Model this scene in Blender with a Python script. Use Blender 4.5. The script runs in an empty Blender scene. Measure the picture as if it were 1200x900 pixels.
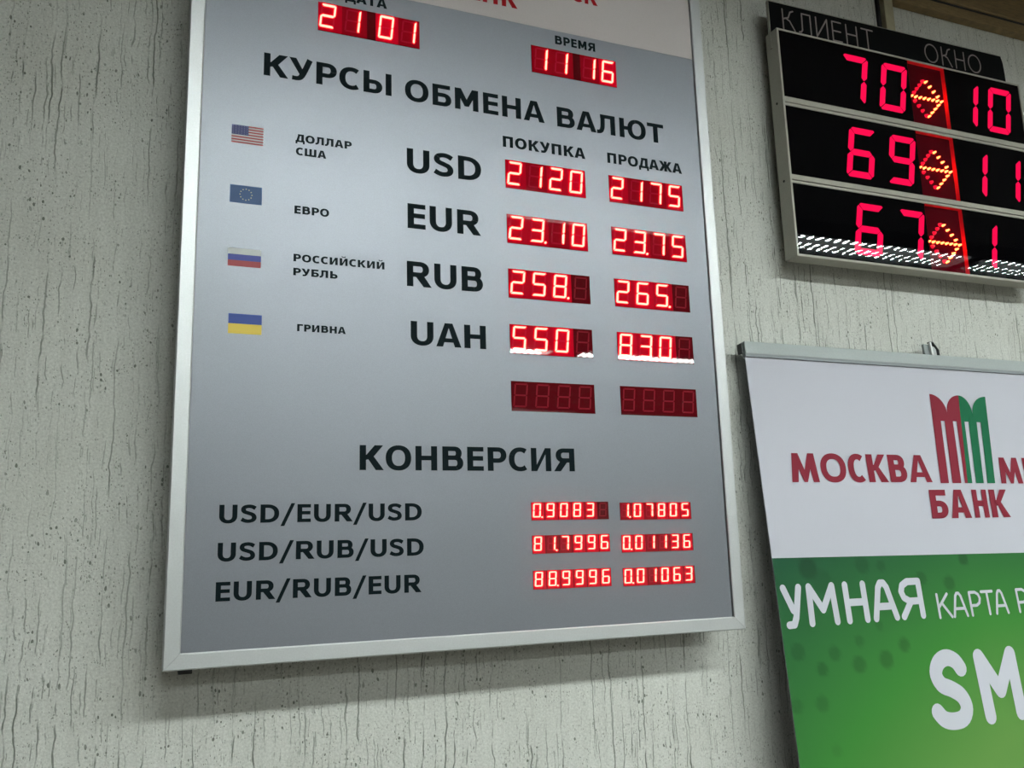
import bpy, bmesh, math, random
from math import sin, cos, pi, radians, sqrt
from mathutils import Vector, Matrix

# ------------------------------------------------------------------ camera, light, exposure
scene = bpy.context.scene
COL = scene.collection
scene.view_settings.view_transform = 'Standard'
scene.view_settings.look = 'None'
scene.view_settings.gamma = 1.0
scene.view_settings.exposure = 0.0
scene.view_settings.use_curve_mapping = False
scene.cycles.use_denoising = True
scene.cycles.use_light_tree = True
scene.cycles.max_bounces = 6
scene.cycles.sample_clamp_indirect = 4.0
scene.cycles.caustics_reflective = False
scene.cycles.caustics_refractive = False

# metres; X to the right along the wall, Y into the wall, Z up; rates board lower left corner = origin
YAW, PITCH, ROLL, FPX = 0.3872, 0.1845, -0.0289, 1032.8
cam = bpy.data.cameras.new('camera')
cam.sensor_fit = 'HORIZONTAL'; cam.sensor_width = 36.0
cam.lens = FPX / 1200 * 36.0
cam.clip_start = 0.02
camo = bpy.data.objects.new('camera', cam); COL.objects.link(camo)
f = Vector((sin(YAW)*cos(PITCH), cos(YAW)*cos(PITCH), sin(PITCH)))
r = Vector((cos(YAW), -sin(YAW), 0)); u = r.cross(f)
r2 = r*cos(ROLL) + u*sin(ROLL); u2 = -r*sin(ROLL) + u*cos(ROLL)
m = Matrix((r2, u2, -f)).transposed().to_4x4()
m.translation = Vector((-0.0166, -1.1175, 0.1265))
camo.matrix_world = m
scene.camera = camo

world = bpy.data.worlds.new('world'); scene.world = world
world.use_nodes = True
world.node_tree.nodes['Background'].inputs[0].default_value = (0.5, 0.52, 0.5, 1)
world.node_tree.nodes['Background'].inputs[1].default_value = 0.0
TUBE_POWER = 141.0
TUBE_COLOR = (0.93, 1.0, 0.96)

WALL_Y, FLOOR_Z, CEIL_Z = 0.085, -1.42, 1.47

# ------------------------------------------------------------------ materials
def mat(name, color, rough=0.6, metal=0.0, spec=0.5, emit=None, strength=0.0, coat=0.0):
    M = bpy.data.materials.new(name); M.use_nodes = True
    b = M.node_tree.nodes['Principled BSDF']
    b.inputs['Base Color'].default_value = (*color, 1)
    b.inputs['Roughness'].default_value = rough
    b.inputs['Metallic'].default_value = metal
    b.inputs['Specular IOR Level'].default_value = spec
    b.inputs['Coat Weight'].default_value = coat
    b.inputs['Coat Roughness'].default_value = 0.02
    if emit:
        b.inputs['Emission Color'].default_value = (*emit, 1)
        b.inputs['Emission Strength'].default_value = strength
    return M

class NB:
    """tiny node-building helper"""
    def __init__(s, M): s.M = M; s.t = M.node_tree; s.b = s.t.nodes['Principled BSDF']
    def n(s, typ, ins=None, **props):
        nd = s.t.nodes.new(typ)
        for k, v in props.items(): setattr(nd, k, v)
        for k, v in (ins or {}).items():
            if isinstance(v, bpy.types.NodeSocket): s.t.links.new(v, nd.inputs[k])
            else: nd.inputs[k].default_value = v
        return nd
    def math(s, op, a, b=0.0, clamp=False):
        nd = s.n('ShaderNodeMath', {0: a, 1: b}, operation=op); nd.use_clamp = clamp
        return nd.outputs[0]
    def ramp(s, fac, stops, interp='LINEAR'):
        nd = s.n('ShaderNodeValToRGB', {0: fac}); cr = nd.color_ramp; cr.interpolation = interp
        while len(cr.elements) < len(stops): cr.elements.new(0.5)
        for e, (p, c) in zip(cr.elements, stops):
            e.position = p; e.color = (c, c, c, 1) if isinstance(c, (int, float)) else (*c, 1)
        return nd.outputs[0]
    def link(s, a, b): s.t.links.new(a, b)

def grain(M, scale=900, amount=0.05, stretch=(1, 1, 1), bump=0.0):
    """slight procedural colour variation (brushing, print grain)"""
    q = NB(M)
    tc = q.n('ShaderNodeTexCoord')
    mp = q.n('ShaderNodeMapping', {'Vector': tc.outputs['Object'], 'Scale': stretch})
    nz = q.n('ShaderNodeTexNoise', {'Vector': mp.outputs[0], 'Scale': scale, 'Detail': 2.0})
    c = q.b.inputs['Base Color'].default_value[:3]
    lo = tuple(v*(1-amount) for v in c); hi = tuple(min(1, v*(1+amount)) for v in c)
    q.link(q.ramp(nz.outputs[0], [(0.3, lo), (0.7, hi)]), q.b.inputs['Base Color'])
    if bump:
        bp = q.n('ShaderNodeBump', {'Height': nz.outputs[0], 'Strength': bump, 'Distance': 0.0005})
        q.link(bp.outputs[0], q.b.inputs['Normal'])
    return M

def plaster():
    M = mat('plaster', (0.62, 0.62, 0.56), 0.85, spec=0.25); q = NB(M)
    tc = q.n('ShaderNodeTexCoord')
    P = tc.outputs['Object']
    # warp so the grooves wander
    wn = q.n('ShaderNodeTexNoise', {'Vector': P, 'Scale': 30.0, 'Detail': 2.0})
    wsub = q.n('ShaderNodeVectorMath', {0: wn.outputs['Color'], 1: (0.5, 0.5, 0.5)}, operation='SUBTRACT')
    wsc = q.n('ShaderNodeVectorMath', {0: wsub.outputs[0], 1: (0.011, 0.0, 0.02)}, operation='MULTIPLY')
    PW = q.n('ShaderNodeVectorMath', {0: P, 1: wsc.outputs[0]}, operation='ADD').outputs[0]
    sx = q.n('ShaderNodeSeparateXYZ', {0: P}); sw = q.n('ShaderNodeSeparateXYZ', {0: PW})
    def grooves(N, width, seed, lo, hi, msz):
        t = q.math('ADD', q.math('MULTIPLY', sw.outputs[0], N), seed)
        cid = q.math('FLOOR', t); fr_ = q.math('FRACT', t)
        rnd = q.n('ShaderNodeTexWhiteNoise', {'W': q.math('ADD', cid, seed*7)}, noise_dimensions='1D')
        off = q.math('ADD', q.math('MULTIPLY', rnd.outputs[0], 0.7), 0.15)
        d = q.math('DIVIDE', q.math('ABSOLUTE', q.math('SUBTRACT', fr_, off)), N)
        line = q.math('MULTIPLY', q.math('SUBTRACT', 1.0, q.math('DIVIDE', d, width), clamp=True), 1.6, clamp=True)
        vec = q.n('ShaderNodeCombineXYZ', {0: q.math('MULTIPLY', cid, 13.37), 1: seed, 2: q.math('MULTIPLY', sx.outputs[2], msz)})
        mn = q.n('ShaderNodeTexNoise', {'Vector': vec.outputs[0], 'Scale': 1.0, 'Detail': 4.0, 'Roughness': 0.7})
        return q.math('MULTIPLY', line, q.ramp(mn.outputs[0], [(lo, 0), (hi, 1)]))
    zone = q.n('ShaderNodeTexNoise', {'Vector': P, 'Scale': 4.5, 'Detail': 2.0})
    zr = q.ramp(zone.outputs[0], [(0.38, 0.35), (0.58, 1.0)])
    g1 = grooves(38.0, 0.0013, 3.0, 0.49, 0.55, 5.0)
    g2 = grooves(67.0, 0.0011, 11.0, 0.51, 0.57, 9.0)
    g3 = grooves(120.0, 0.0009, 23.0, 0.53, 0.59, 18.0)
    g = q.math('MULTIPLY', q.math('MAXIMUM', g1, q.math('MAXIMUM', q.math('MULTIPLY', g2, 0.75), q.math('MULTIPLY', g3, 0.65))), zr)
    # pits
    def pits(scale, size, seed, lo, hi):
        mp = q.n('ShaderNodeMapping', {'Vector': PW, 'Location': (seed, 0, seed), 'Scale': (1.25, 1.0, 0.8)})
        v = q.n('ShaderNodeTexVoronoi', {'Vector': mp.outputs[0], 'Scale': scale, 'Randomness': 1.0})
        sepc = q.n('ShaderNodeSeparateColor', {0: v.outputs['Color']})
        rad = q.math('MULTIPLY', sepc.outputs[0], size)
        on = q.math('GREATER_THAN', sepc.outputs[1], 0.38)
        pit = q.math('MULTIPLY', q.math('MULTIPLY', q.math('SUBTRACT', rad, v.outputs['Distance']), 14.0, clamp=True), on)
        mn = q.n('ShaderNodeTexNoise', {'Vector': P, 'Scale': 22.0, 'Detail': 2.0})
        return q.math('MULTIPLY', pit, q.ramp(mn.outputs[0], [(lo, 0), (hi, 1)]))
    p1 = pits(165, 0.36, 1.3, 0.40, 0.56)
    p2 = pits(290, 0.38, 5.9, 0.34, 0.54)
    pit = q.math('MAXIMUM', p1, q.math('MULTIPLY', p2, 0.65))
    dark = q.math('MAXIMUM', g, pit)
    fine = q.n('ShaderNodeTexNoise', {'Vector': P, 'Scale': 330.0, 'Detail': 4.0, 'Roughness': 0.65})
    big = q.n('ShaderNodeTexNoise', {'Vector': P, 'Scale': 5.0, 'Detail': 3.0})
    basec = q.ramp(big.outputs[0], [(0.3, (0.54, 0.55, 0.51)), (0.7, (0.60, 0.615, 0.58))])
    fr = q.ramp(fine.outputs[0], [(0.3, 0.77), (0.7, 1.10)])
    stm = q.n('ShaderNodeMapping', {'Vector': PW, 'Scale': (75.0, 0.0, 4.5)})
    stn = q.n('ShaderNodeTexNoise', {'Vector': stm.outputs[0], 'Scale': 1.0, 'Detail': 3.0, 'Roughness': 0.6})
    fr = q.n('ShaderNodeMix', {0: 1.0, 6: fr, 7: q.ramp(stn.outputs[0], [(0.3, 0.93), (0.65, 1.02)])}, data_type='RGBA', blend_type='MULTIPLY').outputs[2]
    mul = q.n('ShaderNodeMix', {0: 1.0, 6: basec, 7: fr}, data_type='RGBA', blend_type='MULTIPLY')
    mix = q.n('ShaderNodeMix', {0: q.math('MULTIPLY', dark, 0.82), 6: mul.outputs[2], 7: (0.10, 0.115, 0.09, 1)}, data_type='RGBA')
    q.link(mix.outputs[2], q.b.inputs['Base Color'])
    h = q.math('SUBTRACT', q.math('MULTIPLY', fine.outputs[0], 0.35), dark)
    bp = q.n('ShaderNodeBump', {'Height': h, 'Strength': 0.7, 'Distance': 0.0016})
    q.link(bp.outputs[0], q.b.inputs['Normal'])
    return M

M_wall = plaster()
M_alu = grain(mat('brushed_aluminium', (0.52, 0.54, 0.55), 0.44, metal=0.65), 500, 0.04, (1, 1, 1))
M_panel = grain(mat('silver_panel', (0.205, 0.217, 0.248), 0.40, metal=0.56, spec=0.4), 1200, 0.06, bump=0.05)
M_header = grain(mat('white_film', (0.47, 0.435, 0.435), 0.6, spec=0.2), 900, 0.03)
M_ink = mat('dark_ink', (0.004, 0.009, 0.011), 0.6, spec=0.05)
M_gap = mat('black_gap', (0.01, 0.01, 0.012), 0.7)
M_redfilm = mat('red_film', (0.30, 0.012, 0.016), 0.7, spec=0.05)
M_acryl = mat('red_acrylic', (0.085, 0.003, 0.006), 0.6, spec=0.0, coat=1.0)
M_ghost = mat('unlit_segment', (0.19, 0.012, 0.02), 0.6, spec=0.0, coat=1.0)
M_glow = [mat('red_acrylic_painted_glow', (0.10, 0.003, 0.006), 0.6, spec=0.0, coat=1.0, emit=(1.0, 0.0, 0.028), strength=e) for e in (0.13, 0.26, 0.36)]  # even emission stands in for the red haze round lit digits
M_glowghost = [mat('unlit_segment_painted_glow', (0.17, 0.008, 0.02), 0.6, spec=0.0, coat=1.0, emit=(1.0, 0.0, 0.03), strength=e) for e in (0.13, 0.23, 0.31)]  # segments that are off, with the same haze put in as emission
M_seg = mat('lit_segment', (0.6, 0.1, 0.08), 0.5, spec=0.0, coat=1.0, emit=(1.0, 0.036, 0.027), strength=25.0)
M_qseg = mat('lit_large_segment', (0.10, 0.0, 0.01), 0.5, spec=0.0, emit=(1.0, 0.004, 0.070), strength=1.1)
M_led = mat('lit_led', (0.8, 0.3, 0.1), 0.3, emit=(1.0, 0.10, 0.026), strength=14.0)
M_leddim = mat('unlit_led_painted_glow', (0.75, 0.03, 0.06), 0.25, emit=(1.0, 0.0, 0.035), strength=0.8)  # leds that are off; red halo of the lit arrow painted on as emission
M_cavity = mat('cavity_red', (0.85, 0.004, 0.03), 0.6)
M_board = mat('circuit_board', (0.07, 0.002, 0.006), 0.7, spec=0.0)
M_black = mat('black_plate', (0.002, 0.002, 0.0025), 0.6, spec=0.0)
M_hblack = mat('black_sign', (0.003, 0.0035, 0.004), 0.5, spec=0.06)
M_house = grain(mat('grey_painted_metal', (0.36, 0.35, 0.30), 0.55, metal=0.1), 500, 0.06)
M_hletter = mat('grey_letter', (0.20, 0.17, 0.165), 0.6)
M_fabric = grain(mat('white_banner', (0.455, 0.46, 0.52), 0.75, spec=0.2), 700, 0.02)
M_rail = grain(mat('satin_rail', (0.33, 0.365, 0.365), 0.55, metal=0.1), 400, 0.03)
M_railgap = mat('rail_lip', (0.20, 0.22, 0.235), 0.5)
M_logored = mat('logo_red', (0.20, 0.016, 0.032), 0.7, spec=0.2)
M_logogreen = mat('logo_green', (0.006, 0.115, 0.050), 0.7, spec=0.2)
M_white = mat('white_print', (0.48, 0.49, 0.55), 0.75, spec=0.2)
M_plastic = mat('black_plastic', (0.012, 0.014, 0.015), 0.5)
M_tan = grain(mat('tan_wood', (0.20, 0.14, 0.065), 0.6), 60, 0.18, (1, 1, 6))
M_duct = grain(mat('olive_plastic', (0.33, 0.30, 0.20), 0.6), 60, 0.1)
M_ceil = grain(mat('ceiling_paint', (0.12, 0.12, 0.11), 0.9), 20, 0.05)
M_floor = grain(mat('floor_tile', (0.22, 0.20, 0.18), 0.4), 6, 0.15)
M_room = grain(mat('room_paint', (0.42, 0.42, 0.38), 0.9), 12, 0.05)
M_tube = mat('fluorescent_tube', (0.9, 0.9, 0.9), 0.3, emit=TUBE_COLOR, strength=TUBE_POWER)
M_louvre = mat('louvre_metal', (0.022, 0.022, 0.022), 0.4, metal=0.0)

def pane_mat():
    M = bpy.data.materials.new('clear_pane'); M.use_nodes = True; t = M.node_tree; t.nodes.clear()
    o = t.nodes.new('ShaderNodeOutputMaterial'); mx = t.nodes.new('ShaderNodeMixShader')
    tr = t.nodes.new('ShaderNodeBsdfTransparent'); gl = t.nodes.new('ShaderNodeBsdfGlossy')
    gl.inputs['Roughness'].default_value = 0.0
    fr = t.nodes.new('ShaderNodeFresnel'); fr.inputs[0].default_value = 1.36
    ge = t.nodes.new('ShaderNodeNewGeometry'); mu = t.nodes.new('ShaderNodeMath'); mu.operation = 'SUBTRACT'; mu.use_clamp = True
    t.links.new(fr.outputs[0], mu.inputs[0]); t.links.new(ge.outputs['Backfacing'], mu.inputs[1])
    t.links.new(mu.outputs[0], mx.inputs[0]); t.links.new(tr.outputs[0], mx.inputs[1]); t.links.new(gl.outputs[0], mx.inputs[2])
    t.links.new(mx.outputs[0], o.inputs[0]); return M
M_pane = pane_mat()

def attr_mat(name, rough=0.65):
    M = mat(name, (1, 1, 1), rough, spec=0.2); q = NB(M)
    a = q.n('ShaderNodeVertexColor', layer_name='print')
    q.link(a.outputs[0], q.b.inputs['Base Color']); return M
M_green = attr_mat('green_print')

# ------------------------------------------------------------------ object helpers
def link(name, me, parent=None):
    o = bpy.data.objects.new(name, me); COL.objects.link(o)
    if parent: o.parent = parent
    return o
def empty(name, loc, label, cat, group=None, rot=None):
    o = bpy.data.objects.new(name, None); COL.objects.link(o); o.location = loc
    if rot: o.rotation_euler = rot
    o.empty_display_size = 0.05
    o['label'] = label; o['category'] = cat
    if group: o['group'] = group
    return o
def finish(name, bm, mats, parent=None, smooth=False):
    me = bpy.data.meshes.new(name); bm.normal_update(); bm.to_mesh(me); bm.free()
    for M in (mats if isinstance(mats, (list, tuple)) else [mats]): me.materials.append(M)
    if smooth:
        for p in me.polygons: p.use_smooth = True
    return link(name, me, parent)
def box(bm, x0, x1, y0, y1, z0, z1, mi=0, bevel=0.0):
    g = bmesh.ops.create_cube(bm, size=1.0)
    for v in g['verts']:
        v.co = Vector(((x0+x1)/2 + v.co.x*(x1-x0), (y0+y1)/2 + v.co.y*(y1-y0), (z0+z1)/2 + v.co.z*(z1-z0)))
    fs = {fc for v in g['verts'] for fc in v.link_faces}
    for fc in fs: fc.material_index = mi
    if bevel:
        es = list({e for fc in fs for e in fc.edges})
        r_ = bmesh.ops.bevel(bm, geom=es, offset=bevel, segments=2, affect='EDGES', profile=0.6)
        for fc in r_['faces']: fc.material_index = mi
def boxobj(name, dims, M, parent=None, bevel=0.0):
    bm = bmesh.new(); box(bm, *dims, bevel=bevel); return finish(name, bm, M, parent)
def struct(name, bm_or_dims, M):
    if isinstance(bm_or_dims, tuple): o = boxobj(name, bm_or_dims, M)
    else: o = finish(name, bm_or_dims, M)
    o['kind'] = 'structure'; return o
def prism(bm, pts, y0, y1, mi=0):
    """closed outline in XZ, extruded from front y0 to back y1"""
    fr = [bm.verts.new((x, y0, z)) for x, z in pts]
    bk = [bm.verts.new((x, y1, z)) for x, z in pts]
    n = len(pts)
    area = sum(pts[i][0]*pts[(i+1) % n][1] - pts[(i+1) % n][0]*pts[i][1] for i in range(n))
    fs = []
    if area > 0:
        fs.append(bm.faces.new(fr)); fs.append(bm.faces.new(bk[::-1]))
        for i in range(n): fs.append(bm.faces.new((fr[i], bk[i], bk[(i+1) % n], fr[(i+1) % n])))
    else:
        fs.append(bm.faces.new(fr[::-1])); fs.append(bm.faces.new(bk))
        for i in range(n): fs.append(bm.faces.new((fr[(i+1) % n], bk[(i+1) % n], bk[i], fr[i])))
    for fc in fs: fc.material_index = mi

# ------------------------------------------------------------------ lettering: glyphs drawn from pen strokes
def arc(cx, cy, rx, ry, a0, a1, n=16, p=2.25):
    out = []
    for i in range(n+1):
        a = radians(a0 + (a1-a0)*i/n); c, s = cos(a), sin(a)
        out.append((cx + rx*math.copysign(abs(c)**(2/p), c), cy + ry*math.copysign(abs(s)**(2/p), s)))
    return out
def catmull(P, n=5):
    out = []
    Q = [P[0]] + P + [P[-1]]
    for i in range(1, len(Q)-2):
        for k in range(n):
            t = k/n
            out.append(tuple(0.5*((2*Q[i][j]) + (-Q[i-1][j]+Q[i+1][j])*t + (2*Q[i-1][j]-5*Q[i][j]+4*Q[i+1][j]-Q[i+2][j])*t*t
                       + (-Q[i-1][j]+3*Q[i][j]-3*Q[i+1][j]+Q[i+2][j])*t**3) for j in (0, 1)))
    out.append(P[-1]); return out
def pen(path, S, H, closed=False):
    """strip of quads round a centre line for an elliptical pen S wide, H high"""
    L, R = [], []; n = len(path); a, b = S/2, H/2
    for i in range(n):
        p0 = path[i-1] if (i or closed) else path[0]
        p1 = path[(i+1) % n] if (i < n-1 or closed) else path[-1]
        if closed and i == 0: p0 = path[-1]
        tx, ty = p1[0]-p0[0], p1[1]-p0[1]; l = math.hypot(tx, ty) or 1
        nx, ny = -ty/l, tx/l; d = sqrt(a*a*nx*nx + b*b*ny*ny)
        ox, oy = a*a*nx/d, b*b*ny/d
        # keep the end cuts perpendicular
        if not closed and i in (0, n-1): ox, oy = nx*d, ny*d
        L.append((path[i][0]+ox, path[i][1]+oy)); R.append((path[i][0]-ox, path[i][1]-oy))
    rng = range(n) if closed else range(n-1)
    return [[R[i], R[(i+1) % n], L[(i+1) % n], L[i]] for i in rng]
def rect(x0, z0, x1, z1): return [[(x0, z0), (x1, z0), (x1, z1), (x0, z1)]]

def glyph(ch, S=0.262, H=0.19, k=1.0):
    """returns width, left bearing, right bearing, polygons; cap height 1; k scales the widths"""
    s = S/2; h = H/2; ST, RD, DG = 0.115, 0.065, 0.012
    def bowl(xr, zb, zt, x0=None, rf=1.0):
        ry = (zt-zb)/2-h; rx = min(ry*1.15*rf, xr-s-s-0.02)
        cx = xr-s-rx; x0 = s if x0 is None else x0
        return pen([(x0, zt-h)] + arc(cx, (zt+zb)/2, rx, ry, 90, -90, 16) + [(x0, zb+h)], S, H)
    def ring(x0, x1, a0=0, a1=360):
        cx = (x0+x1)/2; rx = (x1-x0)/2-s; ry = 0.5-h+0.012
        if a1-a0 == 360: return pen(arc(cx, .5, rx, ry, 0, 360, 40)[:-1], S, H, True)
        return pen(arc(cx, .5, rx, ry, a0, a1, 34), S, H)
    stem = lambda x: rect(x, 0, x+S, 1)
    if ch in 'AА': w = 1.06*k; return w, DG, DG, [[(0, 0), (S*1.06, 0), (w/2, .80), (w/2, 1), (w/2-S*.62, 1)], [(w-S*1.06, 0), (w, 0), (w/2+S*.62, 1), (w/2, 1), (w/2, .80)]] + rect(w*.2, .19, w*.8, .19+H*.92)
    if ch in 'BВ': w = .92*k; return w, ST, RD, stem(0) + bowl(w*.93, .44, 1, rf=.9) + bowl(w, 0, .44+H)
    if ch in 'CС':
        w = .90*k; return w, RD, .03, pen(arc(.53*k, .5, .53*k-s, .5-h+.012, 52, 308, 34), S, H) 
    if ch == 'D': w = 1.0*k; return w, ST, RD, stem(0) + bowl(w, 0, 1, rf=1.05)
    if ch in 'EЕ': w = .74*k; return w, ST, .07, stem(0) + rect(S*.9, 0, w, H) + rect(S*.9, 1-H, w, 1) + rect(S*.9, .5-h+.02, w*.97, .5+h+.02)
    if ch in 'HН': w = .94*k; return w, ST, ST, stem(0) + stem(w-S) + rect(S*.9, .5-h+.01, w-S*.9, .5+h+.01)
    if ch in 'KК':
        w = 1.0*k; return w, ST, DG, stem(0) + [[(S*.9, .40), (S*.9, .62), (S+.02, .62), (w*.62, 1), (w*.96, 1), (w*.96, .985), (w*.56, .52), (S*1.5, .44)]] + [[(S*1.15, .50), (w*.56, .58), (w, 0), (w-S*1.25, 0)]]
    if ch in 'OО': w = 1.08*k; return w, RD, RD, ring(0, w)
    if ch in 'PР': w = .87*k; return w, ST, .04, stem(0) + bowl(w, .34, 1)
    if ch == 'R': w = 1.02*k; return w, ST, DG, stem(0) + bowl(w*.90, .38, 1) + [[(S*1.2, .45), (w*.66, .48), (w, 0), (w-S*1.25, 0)]]
    if ch == 'S':
        w = .86*k; P = [(.775, .795), (.62, .878), (.42, .905), (.21, .855), (.145, .72), (.22, .605), (.44, .525), (.64, .44), (.715, .29), (.64, .15), (.42, .095), (.22, .125), (.055, .21)]
        return w, RD, RD, pen(catmull([(x*k, y) for x, y in P]), S*.95, H)
    if ch == 'U': w = .94*k; return w, .10, .10, pen([(s, 1), (s, .42)] + arc(w/2, .40, w/2-s, .40-h+.012, 180, 360, 20) + [(w-s, .42), (w-s, 1)], S, H)
    if ch == 'T' or ch == 'Т': w = .92*k; return w, .02, .02, rect(0, 1-H, w, 1) + rect(w/2-s, 0, w/2+s, 1-H*.9)
    if ch == 'У':
        w = 1.0*k; return w, DG, DG, pen(catmull([(w-s*1.05, 1.0), (.66*k, .50), (.53*k, .23), (.43*k, .125), (.30*k, .095), (.13*k, .105)]), S*.93, H) + [[(0, 1), (S*1.1, 1), (.61*k, .43), (.49*k, .19)]]
    if ch == 'Ы': w = 1.24*k; return w, ST, ST, stem(0) + bowl(.83*k, 0, .62) + stem(w-S)
    if ch == 'Ь': w = .87*k; return w, ST, .05, stem(0) + bowl(w, 0, .62)
    if ch == 'Б': w = .88*k; return w, ST, .05, stem(0) + bowl(w, 0, .62) + rect(S*.9, 1-H, w*.94, 1)
    if ch == 'М': w = 1.12*k; return w, ST, ST, stem(0) + stem(w-S) + [[(0, 1), (S*1.12, 1), (w/2, .50), (w/2, .17), (w/2-S*.38, .17)], [(w, 1), (w/2+S*.38, .17), (w/2, .17), (w/2, .50), (w-S*1.12, 1)]]
    if ch == 'Л': w = 1.0*k; return w, DG, ST, stem(w-S) + rect(.20*k, 1-H, w-S*.9, 1) + pen(catmull([(.20*k+s, .99), (.195*k+s, .62), (.17*k+s, .32), (.23*k, .15), (.12*k, .095), (0, .09)]), S*.9, H)
    if ch == 'Ю': w = 1.46*k; return w, ST, RD, stem(0) + rect(S*.9, .5-h+.01, S+.18*k, .5+h+.01) + ring(.44*k, w)
    if ch == 'Д': w = 1.06*k; return w, DG, DG, rect(0, 0, w, H) + rect(0, -.22, S*.72, .01) + rect(w-S*.72, -.22, w, .01) + rect(w-S*1.35, H*.9, w-S*.35, 1) + rect(.26*k, 1-H, w-S*.5, 1) + [[(S*.35, H*.9), (S*1.25, H*.9), (.26*k+S*.85, 1-H*.9), (.26*k, 1-H*.9)]]
    if ch in 'ИЙ':
        w = .96*k; g = stem(0) + stem(w-S) + [[(S*.4, 0), (S*1.05, 0), (w-S*.4, 1), (w-S*1.05, 1)]]
        if ch == 'Й': g += pen(arc(w/2, 1.27, .21*k, .14, 180, 360, 10, 2.0), .11, .10)
        return w, ST, ST, g
    if ch == 'Ш': w = 1.40*k; return w, ST, ST, stem(0) + stem(w/2-s) + stem(w-S) + rect(S*.9, 0, w-S*.9, H)
    if ch == 'Г': w = .74*k; return w, ST, .04, stem(0) + rect(S*.9, 1-H, w, 1)
    if ch == 'П': w = .93*k; return w, ST, ST, stem(0) + stem(w-S) + rect(S*.9, 1-H, w-S*.9, 1)
    if ch == 'Ж':
        w = 1.42*k; c = w/2; g = rect(c-s, 0, c+s, 1)
        for q in (-1, 1): g += [[(c+q*S*.3, .42), (c+q*S*.3, .60), (c+q*.36*k, 1), (c+q*.68*k, 1), (c+q*.32*k, .50)], [(c+q*S*.3, .42), (c+q*S*.3, .58), (c+q*.32*k, .58), (c+q*.71*k, 0), (c+q*.40*k, 0)]]
        return w, DG, DG, g
    if ch == 'Я':
        w, lb, rb, g = glyph('R', S, H, k); return w, rb, lb, [[(w-x, z) for x, z in pp] for pp in g]
    if ch == '/': w = .78*k; return w, .01, .01, [[(0, -.20), (S*.78, -.20), (w, 1.06), (w-S*.78, 1.06)]]
    if ch == '-': w = .55*k; return w, .1, .1, rect(0, .38, w, .38+H)
    return .5, 0, 0, []

def word_polys(word, x0, x1, z0, z1, shear=0.0, slantfit=None, **kw):
    """fit a word to the given box"""
    gl = [glyph(c, **kw) for c in word]; x = 0; pos = []
    for i, g in enumerate(gl):
        if i: x += gl[i-1][2] + g[1]
        pos.append(x); x += g[0]
    sx = (x1-x0)/x; sz = z1-z0; out = []
    for p, g in zip(pos, gl):
        for poly in g[3]: out.append([(x0+(p+a)*sx + shear*b*sz, z0+b*sz) for a, b in poly])
    return out
def disc(x, z, rad, n=14): return [(x+rad*cos(2*pi*i/n), z+rad*sin(2*pi*i/n)) for i in range(n)]
def mono_polys(lines, width):
    """round pen strokes along polylines"""
    out = []
    for L in lines:
        for a, b in zip(L[:-1], L[1:]):
            dx, dz = b[0]-a[0], b[1]-a[1]; l = math.hypot(dx, dz) or 1
            nx, nz = -dz/l*width/2, dx/l*width/2
            out.append([(a[0]-nx, a[1]-nz), (b[0]-nx, b[1]-nz), (b[0]+nx, b[1]+nz), (a[0]+nx, a[1]+nz)])
        for q in L: out.append(disc(q[0], q[1], width/2))
    return out
def flat_polys(name, polys, y, M, parent=None, step=0.000004, thick=0.0):
    """thin flat print: every piece faces -Y, each a hair in front of the one before"""
    verts, faces = [], []
    for i, P in enumerate(polys):
        n = len(P); area = sum(P[j][0]*P[(j+1) % n][1]-P[(j+1) % n][0]*P[j][1] for j in range(n))
        if area < 0: P = P[::-1]
        b = len(verts); verts += [(x, y-step*(i % 40), z) for x, z in P]; faces.append(tuple(range(b, b+n)))
    me = bpy.data.meshes.new(name); me.from_pydata(verts, [], faces); me.materials.append(M)
    return link(name, me, parent)

# ------------------------------------------------------------------ the room
bm = bmesh.new(); box(bm, -3.5, 9.5, WALL_Y, WALL_Y+0.2, FLOOR_Z, CEIL_Z); struct('wall_back', bm, M_wall)
struct('wall_left', (-3.7, -3.5, -9.0, WALL_Y+0.2, FLOOR_Z, CEIL_Z), M_room)
struct('wall_right', (9.5, 9.7, -9.0, WALL_Y+0.2, FLOOR_Z, CEIL_Z), M_room)
struct('wall_front', (-3.7, 9.7, -9.2, -9.0, FLOOR_Z, CEIL_Z), M_room)
struct('floor', (-3.7, 9.7, -9.2, WALL_Y+0.2, FLOOR_Z-0.1, FLOOR_Z), M_floor)
struct('ceiling', (-3.7, 9.7, -9.2, WALL_Y+0.2, CEIL_Z, CEIL_Z+0.1), M_ceil)

# tan boards over the queue display, and the olive duct that drops from them
bm = bmesh.new()
box(bm, 1.316, 3.6, 0.066, WALL_Y, 1.185, 1.2075, bevel=0.0015)
struct('trim_1', bm, M_tan)
bm = bmesh.new()
box(bm, 1.316, 3.6, 0.062, WALL_Y, 1.2125, 1.262, bevel=0.002)
box(bm, 1.316, 3.6, 0.050, WALL_Y, 1.262, 1.270, bevel=0.002)
struct('trim_2', bm, M_tan)
struct('trim_6', (1.316, 3.6, 0.0665, WALL_Y, 1.2076, 1.2124), M_gap)
bm = bmesh.new(); box(bm, 1.316, 3.6, 0.060, WALL_Y, 1.272, CEIL_Z-0.001); struct('trim_3', bm, M_gap)
bm = bmesh.new(); box(bm, 1.291, 1.3145, 0.068, WALL_Y, 1.0, CEIL_Z-0.001, bevel=0.002); struct('trim_4', bm, M_duct)
bm = bmesh.new(); box(bm, 1.2845, 1.2905, 0.079, WALL_Y, 1.0, CEIL_Z-0.001); struct('trim_5', bm, M_gap)

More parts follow.
